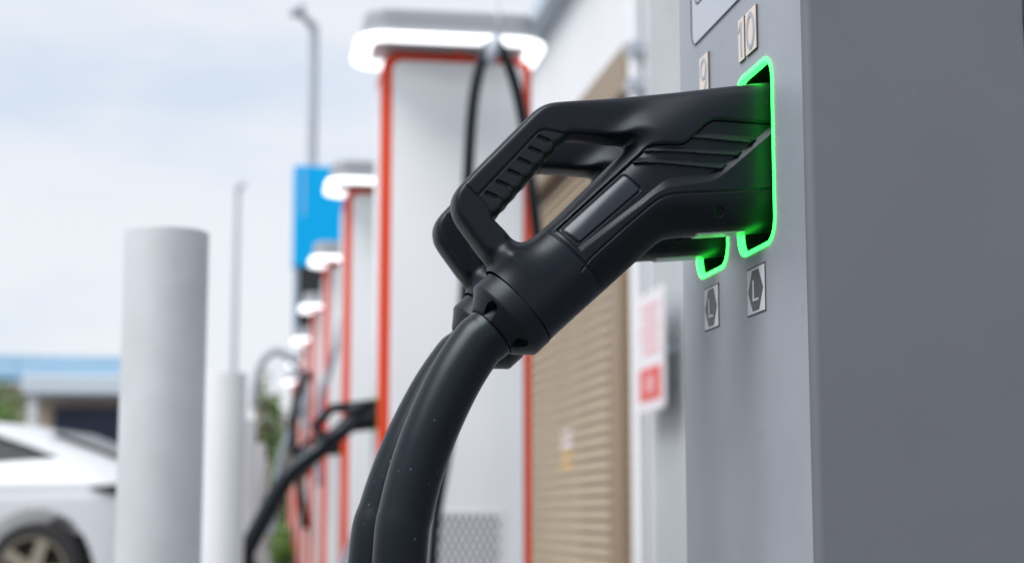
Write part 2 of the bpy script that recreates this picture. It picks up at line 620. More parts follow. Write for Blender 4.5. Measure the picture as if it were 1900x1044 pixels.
near_arc = [(XF + ER - ER * math.cos(R(a)), Y_NEAR + ER - ER * math.sin(R(a))) for a in range(0, 91, 15)]
far_arc = [(XF + ER - ER * math.cos(R(a)), Y_FAR - ER + ER * math.sin(R(a))) for a in range(0, 91, 15)]
XS = on_x(1895, 0, 1.0)
dd = ray(1896, 8)
X_SEAM = (dd[0] / dd[1]) * Y_NEAR                # seam of the side panel at the picture's edge
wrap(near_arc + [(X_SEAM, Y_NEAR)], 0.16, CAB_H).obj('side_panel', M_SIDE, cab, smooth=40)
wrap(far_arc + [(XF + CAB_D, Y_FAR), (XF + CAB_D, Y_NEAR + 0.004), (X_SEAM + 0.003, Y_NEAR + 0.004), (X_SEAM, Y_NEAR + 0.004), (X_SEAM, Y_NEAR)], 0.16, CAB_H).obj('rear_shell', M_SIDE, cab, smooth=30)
t = MB(); b0 = cl((X_SEAM + 0.004, Y_NEAR - 0.001, 0.2)); b1 = cl((X_SEAM + 0.03, Y_NEAR + 0.0038, CAB_H - 0.02))
t.box(b0[0], b1[0], b0[1], b1[1], b0[2], b1[2]); t.obj('side_trim', M_TRIM, cab, bevel=0.001)
dz = at(1898, 35, Y_NEAR).z
b0 = cl((X_SEAM + 0.001, Y_NEAR - 0.004, dz - 0.004)); b1 = cl((X_SEAM + 0.014, Y_NEAR - 0.0012, dz + 0.004))
MB().box(b0[0], b1[0], b0[1], b1[1], b0[2], b1[2]).obj('hinge', M_TRIM, cab, bevel=0.001)
b0 = cl((XF - 0.01, Y_NEAR - 0.01, CAB_H)); b1 = cl((XF + CAB_D + 0.01, Y_FAR + 0.01, CAB_H + 0.04))
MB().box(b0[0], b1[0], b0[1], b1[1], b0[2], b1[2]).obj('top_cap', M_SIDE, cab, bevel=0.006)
b0 = cl((XF + 0.01, Y_NEAR + 0.01, 0.13)); b1 = cl((XF + CAB_D - 0.01, Y_FAR - 0.01, 0.16))
MB().box(b0[0], b1[0], b0[1], b1[1], b0[2], b1[2]).obj('plinth', M_BLACK, cab)

for yc, zc in ring_spec:
    n = 10
    outer = rrect(yc - RW, yc + RW, zc - RH, zc + RH, 0.019, n)
    inner = rrect(yc - RW + BAR, yc + RW - BAR, zc - RH + BAR, zc + RH - BAR, 0.0158, n)
    vs, fs = band(outer, inner, lambda a, b, d: cl((XF - d, a, b)), 0.0007, -0.0042)
    MB().add(vs, fs).obj('light_ring', M_GREEN, cab)
    hole = rrect(yc - RW + BAR * 0.5, yc + RW - BAR * 0.5, zc - RH + BAR * 0.5, zc + RH - BAR * 0.5, 0.0165, n)
    k = len(hole)
    vs = [cl((XF + 0.0040, a, b)) for a, b in hole] + [cl((XF + 0.075, a, b)) for a, b in hole]
    fs = [(i, (i + 1) % k, k + (i + 1) % k, k + i) for i in range(k)] + [tuple(range(k, 2 * k))]
    MB().add(vs, fs).obj('socket_well', M_BLACK, cab, smooth=40)


def face_plate(name, m, y0, y1, z0, z1, d0, d1, parent, bevel=0.0):
    a, b = cl((XF - d1, y0, z0)), cl((XF - d0, y1, z1))
    return MB().box(a[0], b[0], min(a[1], b[1]), max(a[1], b[1]), min(a[2], b[2]), max(a[2], b[2])).obj(name, m, parent, bevel=bevel)


def face_flat(name, m, polys, d, parent, th=0.0006):
    mb = MB()
    for p in polys:
        mb.prism([(y - CO.y, z - CO.z) for y, z in p], XF - d - CO.x, XF - d + th - CO.x, 'x')
    return mb.obj(name, m, parent)


def face_frame(name, m, outer, inner, d, parent, th=0.0006):
    vs, fs = band(outer, inner, lambda a, b, q: cl((XF - q, a, b)), d - th, d)
    return MB().add(vs, fs).obj(name, m, parent)


# the socket letter signs: white plate, dark border, hexagon and L
for corners in (((1385.8, 501.6), (1419.8, 485.5), (1422.5, 575.8), (1389, 588.7)), ((1307, 537), (1333, 524), (1336, 606), (1309, 614.7))):
    c = [fz(*p) for p in corners]
    y1 = (c[0][0] + c[3][0]) / 2; y0 = (c[1][0] + c[2][0]) / 2
    z1 = (c[0][1] + c[1][1]) / 2; z0 = (c[2][1] + c[3][1]) / 2
    w, h = y1 - y0, z1 - z0
    sg = face_plate('letter_sign', M_INK, y0, y1, z0, z1, 0.0001, 0.0005, cab)
    bo = 0.0011
    face_plate('white_field', M_STICK, y0 + bo, y1 - bo, z0 + bo, z1 - bo, 0.0004, 0.0007, sg).matrix_parent_inverse = Matrix()
    ym, zm = (y0 + y1) / 2, (z0 + z1) / 2
    hx = [(ym - 0.17 * w, zm + 0.42 * h), (ym - 0.40 * w, zm), (ym - 0.17 * w, zm - 0.42 * h), (ym + 0.17 * w, zm - 0.42 * h), (ym + 0.40 * w, zm), (ym + 0.17 * w, zm + 0.42 * h)]
    face_flat('hexagon', M_HEX, [hx], 0.0010, sg, 0.0004)
    # larger y is farther away and lies to the left in view: the stem of the L stands at larger y
    face_flat('letter_L', M_STICK, [[(ym + 0.14 * w, zm + 0.22 * h), (ym + 0.14 * w, zm - 0.22 * h), (ym + 0.07 * w, zm - 0.22 * h), (ym + 0.07 * w, zm + 0.22 * h)],
                                    [(ym + 0.07 * w, zm - 0.22 * h), (ym + 0.07 * w, zm - 0.175 * h), (ym - 0.16 * w, zm - 0.175 * h), (ym - 0.16 * w, zm - 0.22 * h)]], 0.0013, sg, 0.0004)


def ellipse(cy, cz, ry, rz, n=28, a0=0, a1=360):
    return [(cy + ry * math.cos(R(a0 + (a1 - a0) * i / n)), cz + rz * math.sin(R(a0 + (a1 - a0) * i / n))) for i in range(n)]


def number_tile(digit, corners):
    c = [fz(*p) for p in corners]
    y1 = (c[0][0] + c[3][0]) / 2; y0 = (c[1][0] + c[2][0]) / 2
    z1 = (c[0][1] + c[1][1]) / 2; z0 = (c[2][1] + c[3][1]) / 2
    w, h, ym, zm = y1 - y0, z1 - z0, (y0 + y1) / 2, (z0 + z1) / 2
    tl = face_plate('number_tile', M_TEDGE, y0, y1, z0, z1, 0.0002, 0.0013, cab)
    face_plate('tile_face', M_TILE, y0 + 0.0002, y1 - 0.0002, z0 + 0.0002, z1 - 0.0002, 0.0012, 0.0017, tl)
    d = 0.0021
    if digit == '0':
        face_frame('digit', M_DIGIT, ellipse(ym, zm, 0.40 * w, 0.435 * h), ellipse(ym, zm, 0.255 * w, 0.315 * h), d, tl)
    elif digit == '1':
        face_flat('digit', M_DIGIT, [[(ym + 0.06 * w, zm + 0.40 * h), (ym - 0.16 * w, zm + 0.40 * h), (ym - 0.16 * w, zm - 0.40 * h), (ym + 0.06 * w, zm - 0.40 * h)],
                                     [(ym + 0.06 * w, zm + 0.40 * h), (ym + 0.06 * w, zm + 0.27 * h), (ym + 0.36 * w, zm + 0.16 * h), (ym + 0.36 * w, zm + 0.25 * h)]], d, tl)
    else:
        face_frame('digit', M_DIGIT, ellipse(ym, zm + 0.19 * h, 0.37 * w, 0.25 * h), ellipse(ym, zm + 0.19 * h, 0.23 * w, 0.17 * h), d, tl)
        face_flat('digit_tail', M_DIGIT, [[(ym - 0.37 * w, zm + 0.19 * h), (ym - 0.23 * w, zm + 0.19 * h), (ym - 0.20 * w, zm - 0.15 * h), (ym + 0.12 * w, zm - 0.42 * h), (ym - 0.04 * w, zm - 0.44 * h), (ym - 0.32 * w, zm - 0.18 * h)]], d, tl)


number_tile('1', ((1372.4, 39.3), (1382.4, 31.6), (1386.2, 108.2), (1375.3, 117.2)))
number_tile('0', ((1386.8, 24.9), (1405.4, 9.6), (1407.5, 89.1), (1387.4, 105.4)))
number_tile('9', ((1300.6, 110), (1316, 97.7), (1318.5, 178), (1303, 191)))

# screen panel above
ys, zs = fz(1284.5, 60)[0], fz(1330, 44)[1]
ye = Y_NEAR + 0.055
so = rrect(ye, ys, zs, zs + 0.33, 0.013, 6)
si = rrect(ye + 0.0007, ys - 0.0007, zs + 0.0007, zs + 0.3293, 0.0123, 6)
sgl = MB(); sgl.prism([(a - CO.y, b - CO.z) for a, b in so], XF - 0.0006 - CO.x, XF - 0.0001 - CO.x, 'x')
scr = sgl.obj('screen', M_SCREEN, cab)
face_frame('screen_frame', M_INK, so, si, 0.0012, scr)
yi, zi = fz(1292, 5)[0], fz(1296, 8)[1]
so2 = rrect(ye + 0.02, yi, zi, zs + 0.30, 0.006, 5)
si2 = rrect(ye + 0.021, yi - 0.0009, zi + 0.0009, zs + 0.2991, 0.0052, 5)
face_frame('display_border', M_INK, so2, si2, 0.0012, scr)

# ================================================================== CHARGING PLUG
PLZ = RZ
PO = Vector((XF, YC10, PLZ))                     # plug origin: centre of its socket


def pm(pts, off=0.0):
    """photograph pixels -> plug side-view metres, on the plane `off` metres in front of the plug's middle."""
    return [((p.x - PO.x), (p.z - PO.z)) for p in (at(a, b, YC10 - off) for a, b in pts)]


def soften(pts, d, closed=True, it=3):
    pts = [np.array(p, float) for p in pts]
    for k in range(it):
        out, n = [], len(pts)
        for i in range(n):
            if not closed and i in (0, n - 1):
                out.append(pts[i]); continue
            a, b, c = pts[i - 1], pts[i], pts[(i + 1) % n]
            la, lc = np.linalg.norm(a - b), np.linalg.norm(c - b)
            out += [b + (a - b) * min(0.25, d / la), b + (c - b) * min(0.25, d / lc)]
        pts = out
        d *= 0.5
    return [tuple(p) for p in pts]


OUT = pm([(1560, 146), (1427, 159), (1259, 176), (1106, 189), (1030, 194.5), (1010, 197.5), (993, 206), (979, 218), (926, 271), (868, 329), (845, 353), (837, 371),
          (837, 388), (843, 408), (895, 480), (909, 502), (862, 548), (850, 620), (960, 700), (1018, 632), (1060, 594), (1186, 480), (1216, 453), (1232, 444), (1256, 439.5), (1378, 432), (1560, 422)])
OUT = soften(OUT, 0.004)
gr_a, gr_b = np.array((913.0, 409.0)), np.array((1038.0, 268.0))
gdir = (gr_b - gr_a) / np.linalg.norm(gr_b - gr_a)
gnor = np.array((gdir[1], -gdir[0])) * -1
hole_px = [(1048, 259), (1100, 262), (1150, 266), (1161, 271), (1158, 281), (1125, 312), (1086, 350), (1029, 407), (1002, 429), (985, 443), (972, 450), (960, 451), (946, 443), (918, 416)]
for i in range(41):
    t = i / 40
    q = gr_a + (gr_b - gr_a) * t + gnor * (4.0 * abs(math.sin(t * math.pi * 6.5)) - 1.6)
    hole_px.append(tuple(q))
HOLE = soften(pm(hole_px), 0.003)
us = [p[0] for p in OUT]; vs_ = [p[1] for p in OUT]
rl = Relief((min(us) - 0.004, min(vs_) - 0.004), (0.05, max(vs_) + 0.004), 0.00055)
sd_out, sd_hole = rl.sdf(OUT), rl.sdf(HOLE)
SIL = np.maximum(sd_out, -sd_hole)
D = np.maximum(-SIL, 0)
core = pm([(860, 663), (963, 570), (1142, 408), (1235, 335), (1330, 305), (1560, 292)])
dc = rl.dist(core)
Ug = rl.P[:, 0].reshape(rl.shape)
Vg = rl.P[:, 1].reshape(rl.shape)
wr = sstep(-0.105, -0.012, Ug)
wE = 1 - sstep(pm([(970, 450)])[0][0], pm([(1040, 450)])[0][0], Ug)
T = 0.0300 + (0.0165 - 0.0300) * (sstep(0.026, 0.056, dc) * (1 - wE) + sstep(0.029, 0.041, dc) * wE)
T = T + (0.0268 - T) * wr
RR = 0.0285 + (0.0068 - 0.0285) * sstep(0.027, 0.046, dc)
top_w = sstep(-0.004, 0.004, sd_hole + sd_out) * sstep(0.030, 0.046, dc) * (Vg > pm([(1000, 300)])[0][1])   # nearer to the outer edge than to the hole
u_a, u_b = pm([(1030, 200)])[0][0], pm([(1270, 200)])[0][0]
RR = RR + top_w * (0.0072 + 0.0130 * sstep(u_a, u_b, Ug) - RR)
RR = RR + (0.020 - RR) * wr
NN = 2.2 + 1.1 * sstep(0.036, 0.050, dc)
Hb, SL = rl.profile(D, T, RR, NN)
wt = sstep(0.003, 0.010, D)
Hb = Hb * (1 - wt) + rl.blur(Hb, (SIL < 0).astype(float), 0.0018) * wt

F = 0.0275                                       # details lie on the near side
shell_line = [(1033, 425), (1201, 272), (1213, 265.5), (1264, 266), (1273, 263), (1284, 254), (1312, 228), (1321, 222), (1331, 220), (1440, 227), (1560, 234)]
stripe_up = [(1560, 130), (1427, 237), (1393, 266), (1355, 297), (1332, 312), (1316, 320), (1236, 331), (1201, 360), (1068, 470)]
stripe_lo = [(1560, 146), (1427, 252), (1343, 324), (1324, 336), (1240, 348), (1213, 361), (1080, 478)]
seam_lo = [(1078, 503), (1094, 480), (1163, 418), (1209, 379), (1228, 366), (1251, 359.5), (1428, 350), (1560, 343)]
SHELL, SUP, SLO, SEAM = (soften(pm(q_, F), 0.0025, False, 2) for q_ in (shell_line, stripe_up, stripe_lo, seam_lo))
# part regions
sl_top = pm([(1000, 427), (1560, 234)], 0)
cut_a, cut_b = pm([(1000, 427), (1112, 546)])    # body / sleeve seam, square to the arm
ccut_a, ccut_b = pm([(908, 509), (1018, 632)])   # sleeve / collar seam
far_r = 0.036


def ext(a, b, k):
    a, b = np.array(a), np.array(b)
    return tuple(a + (a - b) * k), tuple(b + (b - a) * k)


CAX = np.array(pm([(860, 663)])[0]) - np.array(pm([(963, 570.5)])[0])
CAX = np.array([-(np.array(ccut_b) - np.array(ccut_a))[1], (np.array(ccut_b) - np.array(ccut_a))[0]]) * np.sign(CAX @ np.array([-(np.array(ccut_b) - np.array(ccut_a))[1], (np.array(ccut_b) - np.array(ccut_a))[0]]))
CAX = CAX / np.linalg.norm(CAX)
ca0, ca1 = ext(cut_a, cut_b, 0.02)
_, ca1 = ext(cut_a, cut_b, 0.5)
cc0, cc1 = ext(ccut_a, ccut_b, 0.4)
hx = pm([(858.5, 339), (885, 365), (902.6, 383), (915, 411)], 0.0135)
REG_BELOW_SHELL = SHELL + [(far_r + 0.02, -0.3), (-0.30, -0.3)] + [tuple(ca1), tuple(ca0)]
REG_BELOW_SEAM = SEAM + [(far_r + 0.02, -0.3), (-0.3, -0.3)] + [tuple(ca1), tuple(ca0)]
grip_out = pm([(885, 365), (998, 245), (1010, 241), (1060, 251)], 0.0145)
GRIP = [hx[1], grip_out[1], grip_out[2], grip_out[3]] + pm([(1070, 290), (930, 440), (905, 412)]) + [hx[2]]
END = [hx[0], hx[1], hx[2]] + pm([(910, 404), (925, 400), (990, 432)]) + pm([(1000, 427)]) + pm([(963, 466), (908, 509), (800, 560), (790, 330), (840, 322)])
SLEEVE = [tuple(ca0), tuple(ca1)] + [tuple(cc1), tuple(ccut_a)] + pm([(963, 466)])
seg = lambda x: rl.sdf(x)
s_bs, s_lo, s_gr, s_end, s_sl = seg(REG_BELOW_SHELL), seg(REG_BELOW_SEAM), seg(GRIP), seg(END), seg(SLEEVE)
clipR = Ug - far_r
# grooves along the seams
seams = np.minimum.reduce([rl.dist(SHELL), rl.dist(SEAM), rl.dist([tuple(ca0), tuple(ca1)]), rl.dist([hx[0], hx[1], hx[2], hx[3]]), rl.dist(grip_out)])
groove = 0.0010 * np.exp(-(seams / 0.0007) ** 2)
# recessed field between shell edge and stripe
lend = pm([(1035, 424), (1074, 468)], F)
lup = tuple(np.array(lend[0]) + (np.array(lend[0]) - np.array(lend[1])) * 1.6)
REC_LO = [(0.08, 0.25), (0.08, SLO[0][1])] + SLO[:-1] + [lend[1], lup, (-0.2, 0.25)]
REC_UP = [(0.08, 0.25), (0.08, SUP[0][1])] + SUP[:-1] + [pm([(1068, 462)], F)[0], lup, (-0.2, 0.25)]
sd_rl, sd_ru = rl.sdf(REC_LO), rl.sdf(REC_UP)
b_ = rl.dist(SLO)
a_ = np.maximum(sd_ru, 0)
rec = np.where(sd_rl < 0, np.where(sd_ru < 0, 1.0, b_ / (a_ + b_ + 1e-9)), 0.0)
rec = rec * sstep(0.0, 0.0014, rl.dist([lend[1], lup]))
DEPTH = 0.0031
Hd = Hb - groove
# grip: lower than the shell, with short slots
s_grm = sstep(0.0, -0.0006, s_gr)
slots_px = [(1008, 258), (992, 279), (972.5, 300), (953, 321), (932, 341), (911, 362)]
slot = np.zeros(rl.shape)
for cx, cy in slots_px:
    ln = pm([(cx - 8, cy - 3.2), (cx + 9, cy + 4.2)], 0.0145)
    slot = np.maximum(slot, 1 - sstep(0.0009, 0.0016, rl.dist(ln)))
    ln2 = pm([(cx + 9, cy + 4.2), (cx + 34, cy + 17)], 0.0145)
    slot = np.maximum(slot, 0.35 * (1 - sstep(0.0006, 0.0014, rl.dist(ln2))))
Hg = np.maximum(Hb - 0.6 * groove - 0.0008 - 0.0019 * slot, 0)
# small screw recess low on the side
scr_c = pm([(1337, 391)], F)[0]
ds = np.hypot(Ug - scr_c[0], Vg - scr_c[1])
Hd = Hd - 0.0016 * (1 - sstep(0.0028, 0.0040, ds))
Hd = np.maximum(Hd, 0)
Hbody = np.maximum(Hd - DEPTH * rec, 0)
dropS = 0.0034 * (1 - sstep(0.0008, 0.0016, rl.dist(SHELL)))
clipC = (Ug - np.array(ccut_a)[0]) * CAX[0] + (Vg - np.array(ccut_a)[1]) * CAX[1]

plug = empty('charging_plug', PO, label='black charging plug in the nearer socket, numbered 10, closest to the camera', cat='charging plug', group='plugs in the grey cabinet')


def rpart(name, sd, m, h=None, back=True, parent=None, **kw):
    me = rl.build(name, sd, Hd if h is None else h, D if back else None, SL if back else None, back, **kw)
    return link(name, me, m, parent or plug)


not_other = np.maximum.reduce([-s_gr, -s_end, -s_sl])
upper = np.maximum.reduce([SIL, -s_bs, not_other, clipR, clipC])
body = np.maximum.reduce([SIL, s_bs, -s_lo, -s_sl, clipR])
lower = np.maximum.reduce([SIL, s_lo, -s_sl, clipR])
rpart('upper_shell', upper, M_PLASTIC, drop=dropS)
plate = soften(pm([(1046, 424), (1160, 322), (1189, 351), (1075, 450)], F - 0.001), 0.0012, True, 2)
sp = rl.sdf(plate)
rpart('side_body', body, M_PLASTIC, h=Hbody - 0.0012 * np.exp(-(sp / 0.0008) ** 2))
rpart('lower_shell', lower, M_PLASTIC2)
rpart('grip', np.maximum.reduce([SIL, s_gr, -s_end]), M_GRIP, h=Hg)
rpart('handle_end', np.maximum.reduce([SIL, s_end, clipC]), M_PLASTIC)
rpart('sleeve', np.maximum.reduce([SIL, s_sl, -s_end, clipC]), M_PLASTIC)
# raised rating plate
Hp = Hb - DEPTH * rec + 0.0007
rpart('label_plate', sp + 0.0007, M_PLATE, h=Hp, back=False, drop=np.full(rl.shape, 0.0014))
# louvre fins
for q in ([(1288, 243), (1396, 251), (1407, 257), (1394, 264), (1276, 254)], [(1206, 269), (1371, 275), (1379, 280), (1369, 288), (1196, 279)], [(1190, 288), (1342, 299), (1352, 304.5), (1339, 312.5), (1176, 299)]):
    poly = pm(q, F)
    sf = rl.sdf(poly)
    dt_, db_ = rl.dist(poly[0:2]), rl.dist(poly[3:5])
    rampv = dt_ / (dt_ + db_ + 1e-9)
    Hf = Hb - DEPTH + 0.0002 + 0.0030 * rampv
    rpart('fin', np.maximum.reduce([sf, sd_rl, s_bs]), M_PLASTIC, h=Hf, back=False, drop=np.full(rl.shape, 0.0040))
# pale strip under the nose
sa, sb = pm([(1283, 436), (1376, 431)], 0.0)
pv0 = np.array((sa[0], 0, sa[1])); pv1 = np.array((sb[0], 0, sb[1]))
m = MB()
m.add([(sa[0], -0.011, sa[1] + 0.0012), (sb[0], -0.011, sb[1] + 0.0012), (sb[0], 0.011, sb[1] + 0.0012), (sa[0], 0.011, sa[1] + 0.0012),
       (sa[0] + 0.003, -0.009, sa[1] - 0.0012), (sb[0], -0.009, sb[1] - 0.0012), (sb[0], 0.009, sb[1] - 0.0012), (sa[0] + 0.003, 0.009, sa[1] - 0.0012)],
      [(0, 1, 2, 3), (4, 7, 6, 5), (0, 4, 5, 1), (1, 5, 6, 2), (2, 6, 7, 3), (3, 7, 4, 0)])
m.obj('guide_strip', M_STRIP, plug)

# collar nut, turned about the arm's axis
c0 = np.array(pm([(963, 570.5)])[0])
adir = np.array(pm([(860, 663)])[0]) - c0
adir /= np.linalg.norm(adir)
AX = Vector((adir[0], 0, adir[1]))
RS = float(np.linalg.norm(np.array(ccut_a) - np.array(ccut_b)) / 2)
prof = [(RS - 0.004, -0.006), (RS - 0.0012, 0.0), (RS + 0.0008, 0.0008), (RS + 0.0008, 0.0125), (RS + 0.0002, 0.0145)]
NCH = 20
for i in range(NCH + 1):
    t = i / NCH
    prof.append((RS - 0.0005 - t * 0.0085, 0.0150 + t * 0.0095))
prof += [(RS - 0.0105, 0.0255), (0.0195, 0.0255), (0.0192, 0.018)]


def notch(a, i, r):
    if 4 <= i <= 4 + NCH + 2:
        ph = ((a + R(44)) / (2 * math.pi) * 5) % 1.0
        w = 0.5 - abs(ph - 0.5)
        t = (i - 4) / NCH
        e = (0.5 - w)                                  # 0 at notch centre
        lim = 0.135 * math.sqrt(max(0.0, min(1.0, (t - 0.08) / 0.35)))
        if e < lim: return min(r, 0.0207)
    return r


MB().lathe(prof, 300, Vector((c0[0], 0, c0[1])), AX, notch).obj('collar', M_PLASTIC, plug, smooth=38)

# cable
CR = 0.0187
mid = [(884, 641), (840, 711), (790, 822), (756, 938), (742, 1044)]
cp = [Vector((c0[0], 0, c0[1])) + AX * 0.012, Vector((c0[0], 0, c0[1])) + AX * 0.030]
for q in mid:
    a = pm([q])[0]
    cp.append(Vector((a[0], 0, a[1])))
last = cp[-1]
gz = 0.155 + CR - PO.z
cp += [Vector((last.x - 0.004, 0.004, last.z - 0.15)), Vector((last.x + 0.012, 0.01, last.z - 0.32)), Vector((last.x + 0.06, 0.02, gz + 0.16)), Vector((last.x + 0.13, 0.02, gz + 0.05)),
       Vector((-0.05, 0.02, gz + 0.06)), Vector((0.03, 0.02, gz + 0.12))]
MB().tube(catmull(cp, 12), CR, 40).obj('cable', M_CABLE, plug, smooth=True)

plug2 = copy_tree(plug)
plug2.location = (XF, YC9, PLZ)
cp2 = [p.copy() for p in cp]
for i_, dx in enumerate((0, 0, 0, -0.001, -0.003, -0.006, -0.009, -0.011, -0.011, -0.008)):
    cp2[i_].x += dx
for ch in plug2.children:
    if ch.name.startswith('cable'):
        ch.data = MB().tube(catmull(cp2, 12), CR, 40).mesh('cable', True)
        ch.data.materials.append(M_CABLE)
plug2['label'] = 'black charging plug in the farther socket, numbered 9, half hidden behind the nearer plug'

# ================================================================== BOLLARDS
def bollard(px, py, Y, w, label, m):
    top = at(px, py, Y)
    r = w * Y / 3185 / 2
    h = top.z
    o = empty('bollard', (top.x, Y, 0), label=label, cat='bollard', group='white bollards along the bays')
    MB().lathe([(r * 1.0, 0.0), (r, h - 0.003), (r * 0.992, h - 0.0008), (r * 0.975, h)], 56, fn=None).obj('post', m, o, smooth=35)
    MB().lathe([(r * 0.965, h - 0.002), (r * 0.965, h + 0.0008), (r * 0.5, h + 0.002), (0.0, h + 0.0025)], 56).obj('cap', m, o, smooth=True)
    MB().lathe([(r * 1.75, 0.0), (r * 1.75, 0.012), (r * 1.01, 0.014)], 40).obj('base_plate', M_GALV, o, smooth=30)
    return o


bollard(310, 432, 2.85, 155, 'large pale grey bollard nearest the camera, left of the plugs', M_BOLL)
bollard(419, 692, 5.65, 155 / 1.98, 'white bollard just behind the large nearest bollard', M_BOLL2)
bollard(450, 778, 8.45, 53, 'third white bollard from the camera, mostly hidden by the second', M_BOLL2)
bollard(473, 822, 11.3, 40, 'fourth white bollard in the receding row', M_BOLL2)
bollard(484, 850, 14.2, 32, 'farthest white bollard in the receding row', M_BOLL2)

# ================================================================== WHITE CHARGERS IN A ROW
CY0, CSP = 5.9, 2.57
CX0 = at(704, 700, CY0).x
CWID = at(987, 700, CY0).x - CX0
CHT = at(840, 101, CY0).z
CDEP = 0.31
PLUG_Z = 1.075


def make_charger():
    o = empty('charging_post', (0, 0, 0))
    b0 = 0.13
    MB().prism(rrect(0, CWID, b0, CHT, 0.055, 8), 0.0, CDEP, 'y').obj('red_shell', M_RED, o, smooth=40, bevel=0.006)
    f = 0.021
    MB().prism(rrect(0.036, CWID - 0.031, b0 + 0.05, CHT - 0.031, 0.036, 8), -0.006, 0.02, 'y').obj('side_panel', M_WHITE, o, smooth=40, bevel=0.003)
    MB().prism(rrect(f, CWID - f, b0 + 0.05, CHT - f - 0.004, 0.04, 8), CDEP - 0.02, CDEP + 0.006, 'y').obj('side_panel', M_WHITE, o, smooth=40, bevel=0.003)
    MB().prism(rrect(0.085, CDEP - 0.02, b0 + 0.05, CHT - 0.09, 0.02, 5), -0.005, 0.02, 'x').obj('front_panel', M_WHITE, o, smooth=40, bevel=0.002)
    MB().box(0.01, CWID - 0.01, 0.01, CDEP - 0.01, 0.128, 0.16).obj('plinth', M_BLACK, o)
    # grille low on the side panel
    gx0, gx1, gz0, gz1 = CWID * 0.36, CWID * 0.815, 0.30, at(880, 946, CY0).z
    gr = MB().box(gx0, gx1, -0.010, -0.0055, gz0, gz1).obj('grille', M_GRILLE, o, bevel=0.002)
    sl = MB()
    nx, nz = 9, 17
    for j in range(nz):
        for i in range(nx):
            x = gx0 + 0.008 + (i + (0.5 if j % 2 else 0)) * (gx1 - gx0 - 0.024) / nx
            z = gz0 + 0.010 + j * (gz1 - gz0 - 0.02) / nz
            sl.add([(x, -0.0112, z), (x + 0.010, -0.0112, z), (x + 0.010, -0.0112, z + 0.020), (x, -0.0112, z + 0.020)], [(0, 1, 2, 3)])
    prop(sl.obj('grille_slots', M_GDARK, gr), kind='stuff')
    # light canopy round the head
    x0, x1, y0, y1 = -0.105, 0.562, -0.25, 0.20
    zc0 = at(840, 75, CY0 - 0.25).z
    zc1 = zc0 + 0.024
    vs, fs = band(rrect(x0, x1, y0, y1, 0.11, 8), rrect(x0 + 0.06, x1 - 0.06, y0 + 0.06, y1 - 0.06, 0.05, 8), lambda a, b, d: (a, b, d), zc0, zc1)
    ring = MB().add(vs, fs).obj('light_canopy', M_LAMP, o, bevel=0.007, seg=3, smooth=40)
    MB().prism(rrect(x0 + 0.02, x1 - 0.02, y0 + 0.02, y1 - 0.02, 0.10, 8), zc1 + 0.002, zc1 + 0.03, 'z').obj('canopy_lid', M_HOUS, o, bevel=0.004)
    MB().prism(rrect(x0 + 0.03, x1 - 0.03, y0 + 0.05, y1 - 0.05, 0.08, 8), zc1 + 0.031, zc1 + 0.10, 'z').obj('canopy_housing', M_HOUS, o, bevel=0.015, seg=3)
    MB().box(CWID / 2 - 0.012, CWID / 2 + 0.012, -0.02, 0.0, CHT - 0.018, CHT + 0.004).obj('canopy_bracket', M_RED, o)
    for yl_ in (0.10, 0.215):
        n = 6
        vs, fs = band(rrect(yl_ - RW, yl_ + RW, PLUG_Z - RH, PLUG_Z + RH, 0.019, n), rrect(yl_ - RW + 0.002, yl_ + RW - 0.002, PLUG_Z - RH + 0.002, PLUG_Z + RH - 0.002, 0.017, n), lambda a, b, d: (d, a, b), -0.0054, -0.0050)
        MB().add(vs, fs).obj('light_ring', M_GREEN2, o)
    return o


ordinal = ['white charging post with red frame, nearest and largest of the row', 'second nearest white charging post of the row', 'third white charging post of the receding row',
           'fourth white charging post of the receding row', 'fifth white charging post of the receding row', 'sixth white charging post of the receding row', 'farthest white charging post of the row']
plug_lab = ['black plug with long cable held by the nearest white charging post', 'black plug held by the second white charging post', 'black plug held by the third white charging post', 'black plug held by the fourth white charging post',
            'black plug held by the fifth white charging post']
proto = make_charger()
far_proto = None
for k in range(7):
    o = proto if k == 0 else copy_tree(proto)
    o.location = (CX0 + 0.015 * k, CY0 + CSP * k, 0)
    prop(o, ordinal[k], 'charger', 'white charging posts in a row')

# plug on the row: same plug with a longer, straighter cable
far_cable = None
for k, yo in [(k, yo) for k in range(5) for yo in (0.10, 0.215)]:
    if k > 2 and yo > 0.2: continue
    p2 = empty('charging_plug', (CX0 - 0.006 + 0.015 * k, CY0 + CSP * k + yo, PLUG_Z), label=plug_lab[k] + (', in its farther socket' if yo > 0.2 else ', in its nearer socket' if k < 3 else ''), cat='charging plug', group='plugs in the white posts')
    for ch in plug.children:
        if ch.name.startswith('cable'):
            if far_cable is None:
                q = [Vector((c0[0], 0, c0[1])) + AX * 0.012, Vector((c0[0], 0, c0[1])) + AX * 0.03]
                for (a, b) in ((545, 872), (520, 905), (490, 960), (466, 1005), (455, 1035)):
                    w = at(a, b, CY0 + 0.10)
                    q.append(Vector((w.x - (CX0 - 0.006), 0, w.z - PLUG_Z)))
                e = q[-1]
                q += [Vector((e.x + 0.01, 0.0, e.z - 0.14)), Vector((e.x + 0.08, 0.0, e.z - 0.38)), Vector((e.x + 0.22, 0.0, 0.20 - PLUG_Z)), Vector((e.x + 0.42, 0.0, 0.19 - PLUG_Z)), Vector((0.02, 0.0, 0.23 - PLUG_Z))]
                far_cable = MB().tube(catmull(q, 10), 0.031, 20).mesh('cable', True)
            link('cable', far_cable, M_CABLE, p2)
        else:
            c = ch.copy()
            COL.objects.link(c)
            c.parent = p2

